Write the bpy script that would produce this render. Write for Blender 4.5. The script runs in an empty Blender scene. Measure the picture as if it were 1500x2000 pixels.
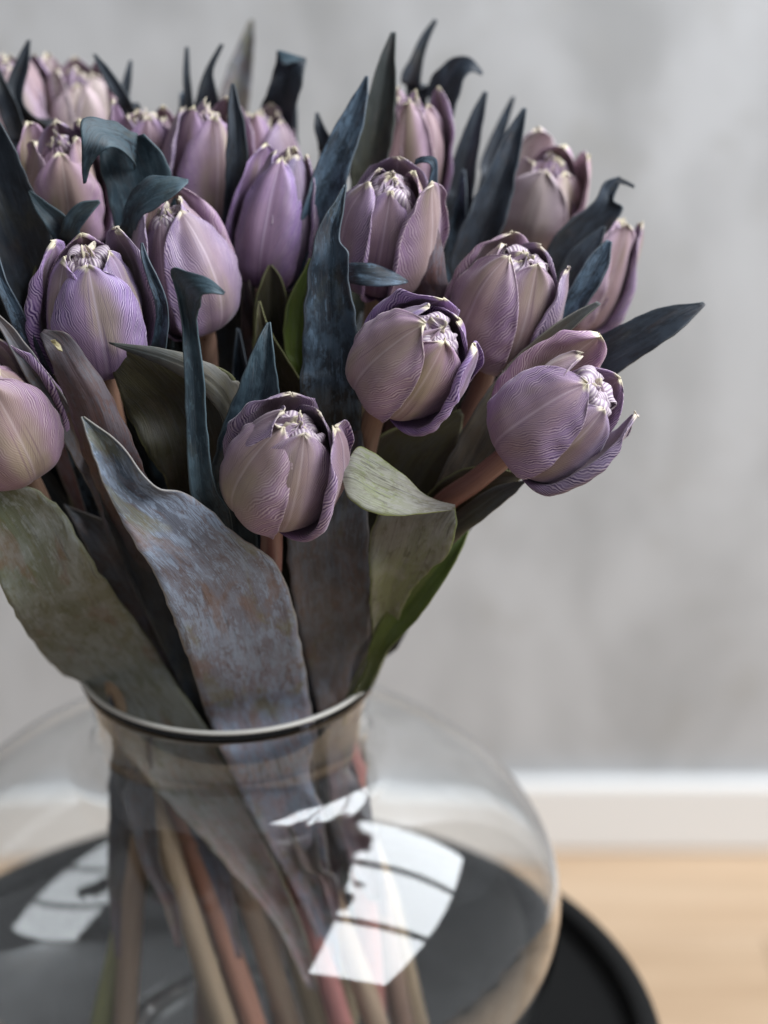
import bpy, math, random
from mathutils import Vector, noise, Matrix

scene = bpy.context.scene
COL = scene.collection

# ------------------------------------------------------------------ camera
PITCH = math.radians(26.0)
K = 18.0 / 85.0 / 1000.0                      # metres per photo pixel per metre of depth
F = Vector((0, math.cos(PITCH), -math.sin(PITCH)))
U = Vector((0, math.sin(PITCH), math.cos(PITCH)))
R_ = Vector((1, 0, 0))
CAM = Vector((0.0716, -0.9777, 0.7802))

cd = bpy.data.cameras.new('camera')
cam = bpy.data.objects.new('camera', cd)
COL.objects.link(cam)
cam.location = CAM
cam.rotation_euler = (math.pi / 2 - PITCH, 0, 0)
cd.sensor_fit = 'VERTICAL'
cd.sensor_height = 36.0
cd.sensor_width = 24.0
cd.lens = 85.0
cd.clip_start = 0.05
cd.clip_end = 50.0
cd.dof.use_dof = True
cd.dof.focus_distance = 0.965
cd.dof.aperture_fstop = 4.6
scene.camera = cam

# ------------------------------------------------------------------ world, lamps, exposure
w = bpy.data.worlds.new('World')
scene.world = w
w.use_nodes = True
bg = w.node_tree.nodes['Background']
bg.inputs[0].default_value = (0.90, 0.94, 1.0, 1)
bg.inputs[1].default_value = 0.23
scene.view_settings.view_transform = 'Standard'
scene.view_settings.look = 'None'
scene.view_settings.exposure = 0.42
scene.view_settings.gamma = 1.0
scene.cycles.use_denoising = True
scene.cycles.max_bounces = 12
scene.cycles.transmission_bounces = 10
scene.cycles.sample_clamp_indirect = 4.0
scene.cycles.blur_glossy = 0.5


def window_lamp(name, y0, y1, rad, x0=0.68, z0=1.56, x1=1.46, z1=1.12):
    """daylight coming through one pane of the slanted roof window up on the right"""
    ld = bpy.data.lights.new(name, 'AREA')
    ld.shape = 'RECTANGLE'
    ld.size = math.hypot(x1 - x0, z1 - z0)
    ld.size_y = abs(y1 - y0)
    ld.energy = rad * ld.size * ld.size_y * math.pi
    ld.color = (0.91, 0.955, 1.0)
    o = bpy.data.objects.new(name, ld)
    COL.objects.link(o)
    o.location = ((x0 + x1) / 2, (y0 + y1) / 2, (z0 + z1) / 2)
    o.rotation_euler = (0, math.atan2(z0 - z1, x1 - x0), 0)
    return o


RAD = 9.8
window_lamp('window_pane_light', 0.40, 0.84, RAD)
window_lamp('window_pane_light', -0.20, 0.34, RAD)
window_lamp('window_pane_light', -0.98, -0.27, RAD)


def P(px, py, D):
    """point seen at photo pixel (px, py) and D metres in front of the lens"""
    return CAM + D * (F + R_ * ((px - 750) * K) + U * ((1000 - py) * K))


def link(o):
    COL.objects.link(o)
    return o


def mesh_obj(name, verts, faces, mat, parent=None, uvs=None, smooth=True, origin=Vector((0, 0, 0))):
    me = bpy.data.meshes.new(name)
    me.from_pydata([tuple(Vector(v) - origin) for v in verts], [], faces)
    if uvs is not None:
        for nm, arr in uvs.items():
            layer = me.uv_layers.new(name=nm)
            for lp in me.loops:
                layer.data[lp.index].uv = arr[lp.vertex_index]
    if smooth:
        me.polygons.foreach_set('use_smooth', [True] * len(me.polygons))
    me.materials.append(mat)
    me.update()
    o = bpy.data.objects.new(name, me)
    link(o)
    if parent is not None:
        o.parent = parent
    return o


def grid_faces(nu, nv):
    return [(i * nu + j, i * nu + j + 1, (i + 1) * nu + j + 1, (i + 1) * nu + j)
            for i in range(nv - 1) for j in range(nu - 1)]


def tag(o, label=None, cat=None, group=None, kind=None):
    for k_, v_ in (('label', label), ('category', cat), ('group', group), ('kind', kind)):
        if v_:
            o[k_] = v_
    return o


# ------------------------------------------------------------------ node helpers
class NT:
    def __init__(self, name):
        self.m = bpy.data.materials.new(name)
        self.m.use_nodes = True
        self.t = self.m.node_tree
        self.b = self.t.nodes['Principled BSDF']

    def n(self, typ, **kw):
        nd = self.t.nodes.new(typ)
        for a, v in kw.items():
            setattr(nd, a, v)
        return nd

    def put(self, sock, v):
        if isinstance(v, bpy.types.NodeSocket):
            self.t.links.new(v, sock)
        elif isinstance(v, (tuple, list)) and len(v) == 3 and sock.type == 'RGBA':
            sock.default_value = (*v, 1)
        else:
            sock.default_value = v

    def math(self, op, a, b=0.5, c=None, clamp=False):
        nd = self.n('ShaderNodeMath', operation=op, use_clamp=clamp)
        self.put(nd.inputs[0], a)
        self.put(nd.inputs[1], b)
        if c is not None:
            self.put(nd.inputs[2], c)
        return nd.outputs[0]

    def ss(self, v, lo, hi, a=0.0, b=1.0):
        nd = self.n('ShaderNodeMapRange', interpolation_type='SMOOTHSTEP')
        for i, x in enumerate((v, lo, hi, a, b)):
            self.put(nd.inputs[i], x)
        return nd.outputs[0]

    def mix(self, f, a, b, mode='MIX'):
        nd = self.n('ShaderNodeMix', data_type='RGBA', blend_type=mode)
        self.put(nd.inputs[0], f)
        self.put(nd.inputs[6], a)
        self.put(nd.inputs[7], b)
        return nd.outputs[2]

    def uv(self, name='UVMap'):
        nd = self.n('ShaderNodeUVMap')
        nd.uv_map = name
        return nd.outputs[0]

    def sep(self, v):
        nd = self.n('ShaderNodeSeparateXYZ')
        self.put(nd.inputs[0], v)
        return nd.outputs

    def mapping(self, v, scale=(1, 1, 1), loc=(0, 0, 0)):
        nd = self.n('ShaderNodeMapping')
        self.put(nd.inputs[0], v)
        self.put(nd.inputs['Scale'], scale)
        self.put(nd.inputs['Location'], loc)
        return nd.outputs[0]

    def noise(self, v, scale=5, detail=3, rough=0.5, dist=0.0):
        nd = self.n('ShaderNodeTexNoise')
        self.put(nd.inputs['Vector'], v)
        nd.inputs['Scale'].default_value = scale
        nd.inputs['Detail'].default_value = detail
        nd.inputs['Roughness'].default_value = rough
        nd.inputs['Distortion'].default_value = dist
        return nd.outputs[0]

    def bump(self, h, strength=0.3, dist=0.001):
        nd = self.n('ShaderNodeBump')
        nd.inputs['Strength'].default_value = strength
        nd.inputs['Distance'].default_value = dist
        self.put(nd.inputs['Height'], h)
        self.t.links.new(nd.outputs[0], self.b.inputs['Normal'])

    def set(self, **kw):
        for a, v in kw.items():
            self.put(self.b.inputs[a.replace('_', ' ')], v)
        return self.m


def obj_offset(N, base):
    """shift a texture by a random amount per object so that no two petals repeat"""
    oi = N.n('ShaderNodeObjectInfo')
    cmb = N.n('ShaderNodeCombineXYZ')
    N.put(cmb.inputs[2], N.math('MULTIPLY', oi.outputs['Random'], 37.0))
    va = N.n('ShaderNodeVectorMath', operation='ADD')
    N.put(va.inputs[0], base)
    N.put(va.inputs[1], cmb.outputs[0])
    return va.outputs[0], oi.outputs['Random']


def petal_material(name, mid, edge, dark, cream, base, lines=35, vein=0.92):
    N = NT(name)
    uv = N.uv()
    uvo, rnd = obj_offset(N, uv)
    s = N.sep(uv)
    u = N.math('ABSOLUTE', N.math('SUBTRACT', N.math('MULTIPLY', s[0], 2.0), 1.0))
    v = s[1]
    wob = N.noise(N.mapping(uvo, (3, 5, 1)), 1.6, 3)
    fine = N.noise(N.mapping(uvo, (14, 26, 1)), 1.5, 2)
    pu = N.math('POWER', N.math('ADD', u, 0.0005), 0.8)
    g = N.math('SUBTRACT', v, N.math('MULTIPLY', pu, 0.64))
    g = N.math('ADD', g, N.math('MULTIPLY', wob, 0.15))
    g = N.math('ADD', g, N.math('MULTIPLY', fine, 0.006))
    st = N.math('SINE', N.math('MULTIPLY', g, lines * 2 * math.pi))
    st2 = N.math('SINE', N.math('MULTIPLY', g, lines * 2 * math.pi * 0.77))
    st = N.math('ADD', N.math('MULTIPLY', st, 0.72), N.math('MULTIPLY', st2, 0.35))
    st = N.math('ADD', N.math('MULTIPLY', st, 0.5), 0.5, clamp=True)
    edgef = N.ss(u, 0.12, 0.85)
    big = N.noise(N.mapping(uvo, (1.2, 1.6, 1)), 2.0, 3)
    body = N.mix(N.math('ADD', N.math('MULTIPLY', edgef, 0.75), N.math('MULTIPLY', N.math('SUBTRACT', big, 0.5), 1.1), clamp=True), mid, edge)
    # dark veins between paler ribs, stronger towards the rim of the petal
    amt = N.math('MULTIPLY', N.ss(st, 0.46, 0.12), N.math('ADD', N.math('MULTIPLY', edgef, 0.60), 0.36))
    patchy = N.ss(N.noise(N.mapping(uvo, (5, 7, 1), (2.2, 1.1, 0)), 1.3, 3), 0.30, 0.62, 0.25, 1.15)
    amt = N.math('MULTIPLY', N.math('MULTIPLY', amt, vein), patchy)
    hi = N.math('MULTIPLY', N.ss(st, 0.55, 0.95), N.math('ADD', N.math('MULTIPLY', edgef, 0.5), 0.12))
    c = N.mix(hi, body, cream)
    c = N.mix(amt, c, dark)
    flush = N.math('MULTIPLY', N.ss(N.noise(N.mapping(uvo, (1.6, 1.1, 1), (5.0, 3.0, 0)), 1.4, 2), 0.50, 0.68), N.ss(u, 0.7, 0.2))
    c = N.mix(N.math('MULTIPLY', flush, 0.6), c, (0.33, 0.27, 0.17))
    # long thin lines down the middle third
    ln = N.noise(N.mapping(uvo, (60, 1.6, 1)), 1.0, 2)
    c = N.mix(N.math('MULTIPLY', N.ss(ln, 0.55, 0.7), N.math('MULTIPLY', N.ss(u, 0.6, 0.1), 0.45)), c, dark)
    # pale midrib, cream tip and rim
    c = N.mix(N.math('MULTIPLY', N.ss(u, 0.05, 0.0), 0.35), c, cream)
    tipc = (0.66, 0.58, 0.42)
    rim = N.math('MAXIMUM', N.ss(N.math('ADD', v, N.math('MULTIPLY', wob, 0.04)), 0.975, 1.012), N.math('MULTIPLY', N.ss(u, 0.98, 1.0), 0.15))
    c = N.mix(N.math('MULTIPLY', rim, 0.9), c, tipc)
    c = N.mix(N.math('MULTIPLY', N.ss(N.math('ADD', v, N.math('MULTIPLY', wob, 0.2)), 0.55, 0.10), 0.85), c, base)  # purple at the base, darkened further to paint in shade lower down
    hsv = N.n('ShaderNodeHueSaturation')
    N.put(hsv.inputs['Hue'], N.math('ADD', N.math('MULTIPLY', rnd, 0.03), 0.485))
    N.put(hsv.inputs['Value'], N.math('ADD', N.math('MULTIPLY', rnd, 0.25), 0.78))
    N.put(hsv.inputs['Saturation'], N.math('ADD', N.math('MULTIPLY', rnd, 0.25), 0.85))
    N.put(hsv.inputs['Color'], c)
    N.bump(N.math('ADD', N.math('MULTIPLY', st, 0.8), N.math('MULTIPLY', ln, 0.4)), 0.17, 0.0005)
    return N.set(Base_Color=hsv.outputs[0], Roughness=0.5, Specular_IOR_Level=0.35, Sheen_Weight=0.12, Sheen_Roughness=0.4)


def leaf_material(name, tip, mid, base, bloom, patch, rim, bloom_amt=0.5, patch_amt=0.3, tip_at=0.55, rim_w=0.04, gain=0.54, blotch=0.15):
    """blue-black at the tip fading through grey to the base, waxy bloom worn off in flakes"""
    N = NT(name)
    uv = N.uv()
    met = N.uv('metric')
    mo, rnd = obj_offset(N, met)
    s = N.sep(uv)
    u = N.math('ABSOLUTE', N.math('SUBTRACT', N.math('MULTIPLY', s[0], 2.0), 1.0))
    v = s[1]                                    # 0 at the tip, 1 at the base
    soft = N.noise(N.mapping(mo, (40, 14, 1)), 1.0, 4)
    stri = N.noise(N.mapping(mo, (1500, 36, 1)), 1.0, 4, 0.6)
    stri2 = N.noise(N.mapping(mo, (2200, 60, 1)), 1.0, 3, 0.6)
    flake = N.noise(N.mapping(mo, (380, 120, 1)), 1.0, 8, 0.7, 0.7)
    vv = N.math('ADD', v, N.math('MULTIPLY', N.math('SUBTRACT', soft, 0.5), 0.5))
    c = N.mix(N.ss(vv, 0.0, tip_at), tip, mid)
    c = N.mix(N.ss(vv, tip_at, 1.0), c, base)
    # waxy bloom
    bl = N.math('ADD', N.math('MULTIPLY', flake, 0.62), N.math('MULTIPLY', soft, 0.38))
    bl = N.math('ADD', bl, N.math('MULTIPLY', N.math('SUBTRACT', stri, 0.5), 0.30))
    c = N.mix(N.math('MULTIPLY', N.ss(bl, 0.49, 0.54), bloom_amt), c, bloom)
    # brown / bare flakes
    fl2 = N.noise(N.mapping(mo, (230, 70, 1), (3.1, 7.7, 0)), 1.0, 8, 0.74, 0.9)
    fl2 = N.math('ADD', fl2, N.math('MULTIPLY', N.math('SUBTRACT', stri, 0.5), 0.35))
    c = N.mix(N.math('MULTIPLY', N.ss(fl2, 0.53, 0.575), patch_amt), c, patch)
    rust = N.noise(N.mapping(mo, (70, 24, 1), (6.1, 1.7, 0)), 1.0, 6, 0.66, 0.5)
    c = N.mix(N.math('MULTIPLY', N.ss(rust, 0.53, 0.64), blotch), c, (0.17, 0.105, 0.075))
    ol = N.noise(N.mapping(mo, (60, 20, 1), (1.1, 8.7, 0)), 1.0, 6, 0.66, 0.5)
    c = N.mix(N.math('MULTIPLY', N.ss(ol, 0.53, 0.64), blotch), c, (0.15, 0.14, 0.075))
    # dark longitudinal striations
    c = N.mix(N.math('MULTIPLY', N.ss(stri, 0.54, 0.68), N.ss(soft, 0.35, 0.6, 0.2, 0.6)), c, (0.012, 0.015, 0.022))
    c = N.mix(N.math('MULTIPLY', N.ss(stri2, 0.55, 0.75), 0.25), c, (0.30, 0.30, 0.32))
    c = N.mix(N.ss(N.noise(N.mapping(mo, (90, 55, 1), (9.0, 2.0, 0)), 1.0, 5, 0.65), 0.45, 0.62, 0.0, 0.35), c, bloom)
    c = N.mix(N.math('MULTIPLY', N.ss(u, 1.0 - rim_w, 1.0), 0.8), c, rim)
    hsv = N.n('ShaderNodeHueSaturation')
    N.put(hsv.inputs['Value'], N.math('ADD', N.math('MULTIPLY', rnd, 0.30), gain))
    N.put(hsv.inputs['Saturation'], 1.08)
    N.put(hsv.inputs['Color'], c)
    h = N.math('ADD', N.math('MULTIPLY', stri, 0.6), N.math('MULTIPLY', stri2, 0.25))
    h = N.math('ADD', h, N.math('MULTIPLY', flake, 0.35))
    N.bump(h, 0.5, 0.0007)
    rough = N.math('ADD', N.math('MULTIPLY', flake, 0.35), 0.38)
    return N.set(Base_Color=hsv.outputs[0], Roughness=rough, Specular_IOR_Level=0.35)


def stem_material(name, top, low):
    N = NT(name)
    uv = N.uv()
    mo, rnd = obj_offset(N, uv)
    s = N.sep(uv)
    n1 = N.noise(N.mapping(mo, (5, 3, 1)), 2.0, 4)
    c = N.mix(N.ss(N.math('ADD', s[1], N.math('MULTIPLY', N.math('SUBTRACT', n1, 0.5), 0.5)), 0.1, 0.6), top, low)
    st = N.noise(N.mapping(mo, (22, 3, 1)), 2.0, 3)
    c = N.mix(N.math('MULTIPLY', N.ss(st, 0.5, 0.75), 0.4), c, (0.10, 0.045, 0.04))
    hsv = N.n('ShaderNodeHueSaturation')
    N.put(hsv.inputs['Hue'], N.math('ADD', N.math('MULTIPLY', rnd, 0.05), 0.475))
    N.put(hsv.inputs['Value'], N.math('ADD', N.math('MULTIPLY', rnd, 0.5), 0.7))
    N.put(hsv.inputs['Color'], c)
    N.bump(st, 0.3, 0.0006)
    return N.set(Base_Color=hsv.outputs[0], Roughness=0.45)


PETAL = petal_material('petal_outer', (0.30, 0.20, 0.235), (0.31, 0.21, 0.39), (0.075, 0.035, 0.11),
                       (0.68, 0.54, 0.60), (0.20, 0.10, 0.20))
PETAL_TAN = petal_material('petal_tan', (0.335, 0.23, 0.215), (0.34, 0.21, 0.36), (0.12, 0.055, 0.09),
                           (0.66, 0.53, 0.52), (0.20, 0.10, 0.16), vein=0.55)
PETAL_VIOLET = petal_material('petal_violet', (0.30, 0.20, 0.29), (0.27, 0.185, 0.40), (0.055, 0.03, 0.11),
                              (0.60, 0.50, 0.62), (0.12, 0.07, 0.17))
PETAL_PINK = petal_material('petal_pink', (0.42, 0.28, 0.29), (0.44, 0.30, 0.43), (0.17, 0.08, 0.14),
                            (0.72, 0.60, 0.60), (0.30, 0.17, 0.20), vein=0.5)
PETAL_PALE = petal_material('petal_pale', (0.62, 0.50, 0.47), (0.56, 0.42, 0.50), (0.28, 0.17, 0.24),
                            (0.80, 0.73, 0.68), (0.40, 0.26, 0.30), vein=0.4)
INNER = petal_material('petal_inner', (0.38, 0.27, 0.33), (0.38, 0.27, 0.42), (0.10, 0.05, 0.13),
                       (0.64, 0.54, 0.55), (0.20, 0.11, 0.20), lines=22)

BLACKBLUE, SLATE, STEEL = (0.010, 0.017, 0.026), (0.045, 0.065, 0.090), (0.13, 0.19, 0.26)
L_BLUE = leaf_material('leaf_blue', (0.022, 0.036, 0.054), (0.018, 0.028, 0.040), (0.022, 0.022, 0.024), (0.15, 0.22, 0.30),
                       (0.012, 0.015, 0.022), (0.10, 0.12, 0.14), 0.55, 0.7, 0.5)
L_TEAL = leaf_material('leaf_teal', (0.036, 0.062, 0.080), (0.036, 0.060, 0.080), (0.030, 0.040, 0.05), (0.12, 0.185, 0.225),
                       (0.012, 0.018, 0.024), (0.10, 0.14, 0.16), 0.5, 0.35, 0.5)
L_DARK = leaf_material('leaf_dark', (0.014, 0.021, 0.032), (0.030, 0.034, 0.042), (0.05, 0.045, 0.03), (0.06, 0.078, 0.105),
                       (0.014, 0.014, 0.016), (0.06, 0.07, 0.08), 0.35, 0.4, 0.5)
L_GREY = leaf_material('leaf_grey', (0.045, 0.07, 0.10), (0.15, 0.15, 0.18), (0.36, 0.26, 0.275), (0.24, 0.285, 0.36),
                       (0.10, 0.066, 0.060), (0.22, 0.20, 0.18), 0.85, 0.6, 0.42, gain=0.84, blotch=0.6)
L_MAUVE = leaf_material('leaf_mauve', (0.04, 0.05, 0.065), (0.12, 0.105, 0.10), (0.28, 0.19, 0.20), (0.19, 0.21, 0.25),
                        (0.16, 0.095, 0.075), (0.20, 0.18, 0.17), 0.45, 0.4, 0.45, gain=0.76, blotch=0.5)
L_SAGE = leaf_material('leaf_sage', (0.11, 0.12, 0.075), (0.20, 0.205, 0.17), (0.38, 0.25, 0.25), (0.29, 0.31, 0.30),
                       (0.115, 0.11, 0.045), (0.16, 0.16, 0.10), 0.6, 0.5, 0.45, gain=0.82, blotch=0.6)
L_BROWN = leaf_material('leaf_brown', (0.11, 0.085, 0.10), (0.125, 0.064, 0.056), (0.03, 0.028, 0.028), (0.13, 0.125, 0.15),
                        (0.07, 0.040, 0.035), (0.14, 0.11, 0.10), 0.55, 0.5, 0.6)
L_OLIVE = leaf_material('leaf_olive', (0.09, 0.075, 0.035), (0.050, 0.045, 0.022), (0.022, 0.020, 0.014), (0.08, 0.075, 0.07),
                        (0.035, 0.022, 0.014), (0.20, 0.20, 0.09), 0.2, 0.4, 0.5, 0.06)
L_GREEN = leaf_material('leaf_green', (0.12, 0.17, 0.045), (0.085, 0.12, 0.018), (0.065, 0.08, 0.014), (0.10, 0.13, 0.05),
                        (0.06, 0.08, 0.012), (0.24, 0.28, 0.10), 0.3, 0.3, 0.5, 0.05)
L_CURL = leaf_material('leaf_curl', (0.30, 0.29, 0.25), (0.26, 0.28, 0.15), (0.17, 0.155, 0.12), (0.40, 0.38, 0.36),
                       (0.13, 0.115, 0.07), (0.30, 0.34, 0.12), 0.5, 0.5, 0.4, 0.05)
L_TAUPE = leaf_material('leaf_taupe', (0.07, 0.08, 0.08), (0.13, 0.12, 0.09), (0.20, 0.165, 0.14), (0.14, 0.14, 0.14),
                        (0.09, 0.07, 0.05), (0.24, 0.23, 0.20), 0.3, 0.35, 0.4, 0.04)
L_DEEP_SHADE = leaf_material('leaf_deep_shade', (0.014, 0.018, 0.022), (0.014, 0.014, 0.013), (0.012, 0.011, 0.010), (0.02, 0.024, 0.03),
                       (0.01, 0.01, 0.008), (0.02, 0.02, 0.02), 0.3, 0.3, 0.45)  # near-black: the gloom between the leaves is put into the colour
L_TALL = leaf_material('leaf_tall', (0.020, 0.026, 0.034), (0.045, 0.050, 0.042), (0.095, 0.10, 0.07), (0.07, 0.08, 0.08),
                       (0.03, 0.03, 0.02), (0.10, 0.11, 0.10), 0.3, 0.4, 0.45)
STEM = stem_material('stem_tan', (0.30, 0.18, 0.13), (0.38, 0.27, 0.18))
STEM_RED = stem_material('stem_red', (0.30, 0.165, 0.12), (0.46, 0.21, 0.155))
STEM_GREEN = stem_material('stem_green', (0.28, 0.25, 0.12), (0.24, 0.22, 0.09))
MATS = dict(blue=L_BLUE, teal=L_TEAL, dark=L_DARK, grey=L_GREY, mauve=L_MAUVE, sage=L_SAGE, brown=L_BROWN,
            olive=L_OLIVE, green=L_GREEN, curl=L_CURL, taupe=L_TAUPE, tall=L_TALL, deep=L_DEEP_SHADE)


def simple(name, col, rough=0.5, **kw):
    N = NT(name)
    return N.set(Base_Color=col, Roughness=rough, **kw)


# ------------------------------------------------------------------ the setting
WALL_Y = 0.868
FLOOR_Z = -0.455


def box(name, x0, x1, y0, y1, z0, z1, mat, parent=None, bevel=0.0):
    vs = [(x, y, z) for z in (z0, z1) for y in (y0, y1) for x in (x0, x1)]
    fs = [(0, 2, 3, 1), (4, 5, 7, 6), (0, 1, 5, 4), (2, 6, 7, 3), (0, 4, 6, 2), (1, 3, 7, 5)]
    o = mesh_obj(name, vs, fs, mat, parent, smooth=False)
    if bevel:
        b = o.modifiers.new('bevel', 'BEVEL')
        b.width = bevel
        b.segments = 2
    return o


def concrete():
    N = NT('concrete')
    tc = N.n('ShaderNodeTexCoord').outputs['Object']
    a = N.noise(N.mapping(tc, (1, 1, 0.55)), 7.0, 6, 0.6, 0.4)
    b = N.noise(tc, 26.0, 5, 0.6)
    c3 = N.noise(N.mapping(tc, (1, 1, 0.35)), 2.2, 3, 0.5)
    c = N.mix(N.ss(a, 0.34, 0.66), (0.37, 0.375, 0.38), (0.54, 0.55, 0.565))
    c = N.mix(N.math('MULTIPLY', N.ss(c3, 0.38, 0.66), 0.6), c, (0.57, 0.58, 0.60))
    c = N.mix(N.math('MULTIPLY', N.ss(b, 0.55, 0.7), 0.4), c, (0.39, 0.385, 0.37))
    N.bump(b, 0.3, 0.002)
    return N.set(Base_Color=c, Roughness=0.85)


def oak():
    N = NT('oak_board')
    tc = N.n('ShaderNodeTexCoord').outputs['Object']
    mo, rnd = obj_offset(N, tc)
    g = N.noise(N.mapping(mo, (1.2, 26, 4)), 2.0, 5, 0.6, 0.5)
    g2 = N.noise(N.mapping(mo, (0.8, 5, 1)), 2.0, 3)
    c = N.mix(N.ss(g, 0.35, 0.7), (0.58, 0.42, 0.28), (0.45, 0.305, 0.19))
    c = N.mix(N.math('MULTIPLY', N.ss(g2, 0.4, 0.65), 0.5), c, (0.60, 0.455, 0.32))
    hsv = N.n('ShaderNodeHueSaturation')
    N.put(hsv.inputs['Value'], N.math('ADD', N.math('MULTIPLY', rnd, 0.25), 0.9))
    N.put(hsv.inputs['Color'], c)
    N.bump(g, 0.15, 0.001)
    return N.set(Base_Color=hsv.outputs[0], Roughness=0.35)


CONC, OAK = concrete(), oak()
tag(box('wall', -3.0, 0.95, WALL_Y, WALL_Y + 0.2, FLOOR_Z - 0.1, 2.6, CONC), kind='structure')
fl = tag(box('floor', -3.0, 3.0, -2.5, WALL_Y, FLOOR_Z - 0.12, FLOOR_Z - 0.022, simple('underfloor', (0.10, 0.07, 0.05), 0.8)), kind='structure')
random.seed(4)
y = WALL_Y - 0.003
row = 0
while y > -0.9:
    x = -2.4 + [0.0, -0.7, -0.35, -1.0][row % 4]
    while x < 2.0:
        ln = 1.75
        box('floor_board', x + 0.0004, x + ln - 0.0004, y - 0.1395, y - 0.0004, FLOOR_Z - 0.022, FLOOR_Z + random.uniform(-0.0004, 0.0004), OAK, fl, 0.0012)
        x += ln
    y -= 0.14
    row += 1
WHITE = simple('white_paint', (0.88, 0.88, 0.87), 0.4)
bb = tag(box('baseboard', -3.0, 1.16, WALL_Y - 0.016, WALL_Y - 0.0005, FLOOR_Z + 0.0005, FLOOR_Z + 0.072, WHITE, None, 0.004),
         'white painted baseboard running along the foot of the concrete wall', 'baseboard')


def lathe(name, prof, mat, parent=None, n=96, closed=False, origin=Vector((0, 0, 0)), centre=(0, 0)):
    vs, fs = [], []
    m = len(prof)
    for r, z in prof:
        for k in range(n):
            a = 2 * math.pi * k / n
            vs.append((centre[0] + r * math.cos(a), centre[1] + r * math.sin(a), z))
    lim = m if closed else m - 1
    for i in range(lim):
        for k in range(n):
            a0, a1 = i * n + k, i * n + (k + 1) % n
            b0, b1 = ((i + 1) % m) * n + k, ((i + 1) % m) * n + (k + 1) % n
            fs.append((a0, a1, b1, b0))
    if not closed:
        if prof[0][0] < 1e-3:
            pass
    return mesh_obj(name, vs, fs, mat, parent, origin=origin)


# black round tray table
BLACK = NT('black_lacquer')
tcb = BLACK.n('ShaderNodeTexCoord').outputs['Object']
bn = BLACK.noise(tcb, 60, 4)
BLACKM = BLACK.set(Base_Color=(0.006, 0.006, 0.006), Roughness=BLACK.math('ADD', BLACK.math('MULTIPLY', bn, 0.15), 0.45), Specular_IOR_Level=0.10)
table = bpy.data.objects.new('side_table', None)
link(table)
table.location = (0, 0, FLOOR_Z)
tag(table, 'black round side table with a raised rim, standing under the glass vase', 'side table')
T0 = Vector((0, 0, FLOOR_Z))
RT = 0.2085
TX = 0.004
top = lathe('table_top', [(0.0001, 0.0), (0.189, 0.0), (0.192, 0.001), (0.1945, 0.004), (0.1955, 0.008), (0.1965, 0.0095), (0.199, 0.0105),
                          (RT - 0.003, 0.0105), (RT - 0.001, 0.009), (RT, 0.006), (RT, -0.014), (RT - 0.002, -0.018), (0.0001, -0.018)],
            BLACKM, table, 128, origin=T0, centre=(TX, 0))
lathe('table_column', [(0.0001, -0.019), (0.05, -0.019), (0.022, -0.05), (0.018, -0.25), (0.022, -0.41), (0.03, -0.442), (0.0001, -0.442)],
      BLACKM, table, 48, origin=T0)
lathe('table_foot', [(0.0001, -0.442), (0.15, -0.442), (0.155, -0.446), (0.155, -0.4535), (0.0001, -0.4535)], BLACKM, table, 64, origin=T0)

# glass vase: squat round bowl with a short flared neck
g = NT('clear_glass')
GLASS = g.set(Base_Color=(0.985, 0.992, 0.99), Roughness=0.02, IOR=1.52, Transmission_Weight=1.0, Specular_IOR_Level=0.5)


def vase_profile():
    out = []
    RB, HB, ZC = 0.1575, 0.0935, 0.0955
    # base, outside, up the bowl
    for a in [i * math.pi / 180 for i in range(-76, 65, 4)]:
        e = 2.0 if a > 0 else 2.0 / 2.7            # fuller below the middle, like a flattened ball on a thick base
        e = 1.0 if a > 0 else e
        out.append((RB * math.cos(a) ** e, ZC + HB * (math.sin(a) if a > 0 else -abs(math.sin(a)) ** e)))
    out += [(0.0675, 0.1842), (0.0645, 0.1885), (0.0637, 0.194), (0.0640, 0.201), (0.0655, 0.211), (0.0685, 0.2215), (0.0712, 0.2295)]
    return out


outer = [(0.0001, 0.0006), (0.045, 0.0006), (0.056, 0.0022)] + vase_profile()
inner = []
T = 0.0023
for i, (r, z) in enumerate(outer):
    a = outer[max(i - 1, 0)]
    b = outer[min(i + 1, len(outer) - 1)]
    t = Vector((b[0] - a[0], b[1] - a[1]))
    t.normalize()
    n_ = Vector((-t.y, t.x))
    inner.append((max(r + n_.x * T, 0.0001), z + n_.y * T + (0.004 if z < 0.004 else 0)))
inner[0] = (0.0001, inner[1][1])
lip = []
prof = outer + lip + inner[::-1]
vase = lathe('glass_vase', prof, GLASS, None, 160)
tag(vase, 'clear squat glass vase with a short flared neck holding the tulips on the black table', 'vase')


RIMG = NT('rim_lit_tint')
RIMM = RIMG.set(Base_Color=(0.78, 0.75, 0.69), Roughness=0.3, IOR=1.45, Transmission_Weight=0.2)  # pale and nearly opaque: light caught by the lip is put into the colour
rc, zc_ = (outer[-1][0] + inner[-1][0]) / 2, (outer[-1][1] + inner[-1][1]) / 2
rim = lathe('rim', [(rc + 0.00118 * math.cos(a), zc_ + 0.0001 + 0.00105 * math.sin(a)) for a in [math.radians(d) for d in range(-200, 161, 24)]], RIMM, vase, 160)

# ------------------------------------------------------------------ splines
def cr(p0, p1, p2, p3, t):
    return [0.5 * ((2 * b) + (-a + c) * t + (2 * a - 5 * b + 4 * c - d) * t * t + (-a + 3 * b - 3 * c + d) * t * t * t)
            for a, b, c, d in zip(p0, p1, p2, p3)]


def spline(rows, n):
    """Catmull-Rom through rows of numbers, n samples, evenly in parameter"""
    m = len(rows)
    ext = [[2 * a - b for a, b in zip(rows[0], rows[1])]] + [list(r) for r in rows] + [[2 * a - b for a, b in zip(rows[-1], rows[-2])]]
    out = []
    for k in range(n):
        s = k / (n - 1) * (m - 1)
        i = min(int(s), m - 2)
        out.append(cr(ext[i], ext[i + 1], ext[i + 2], ext[i + 3], s - i))
    return out


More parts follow.
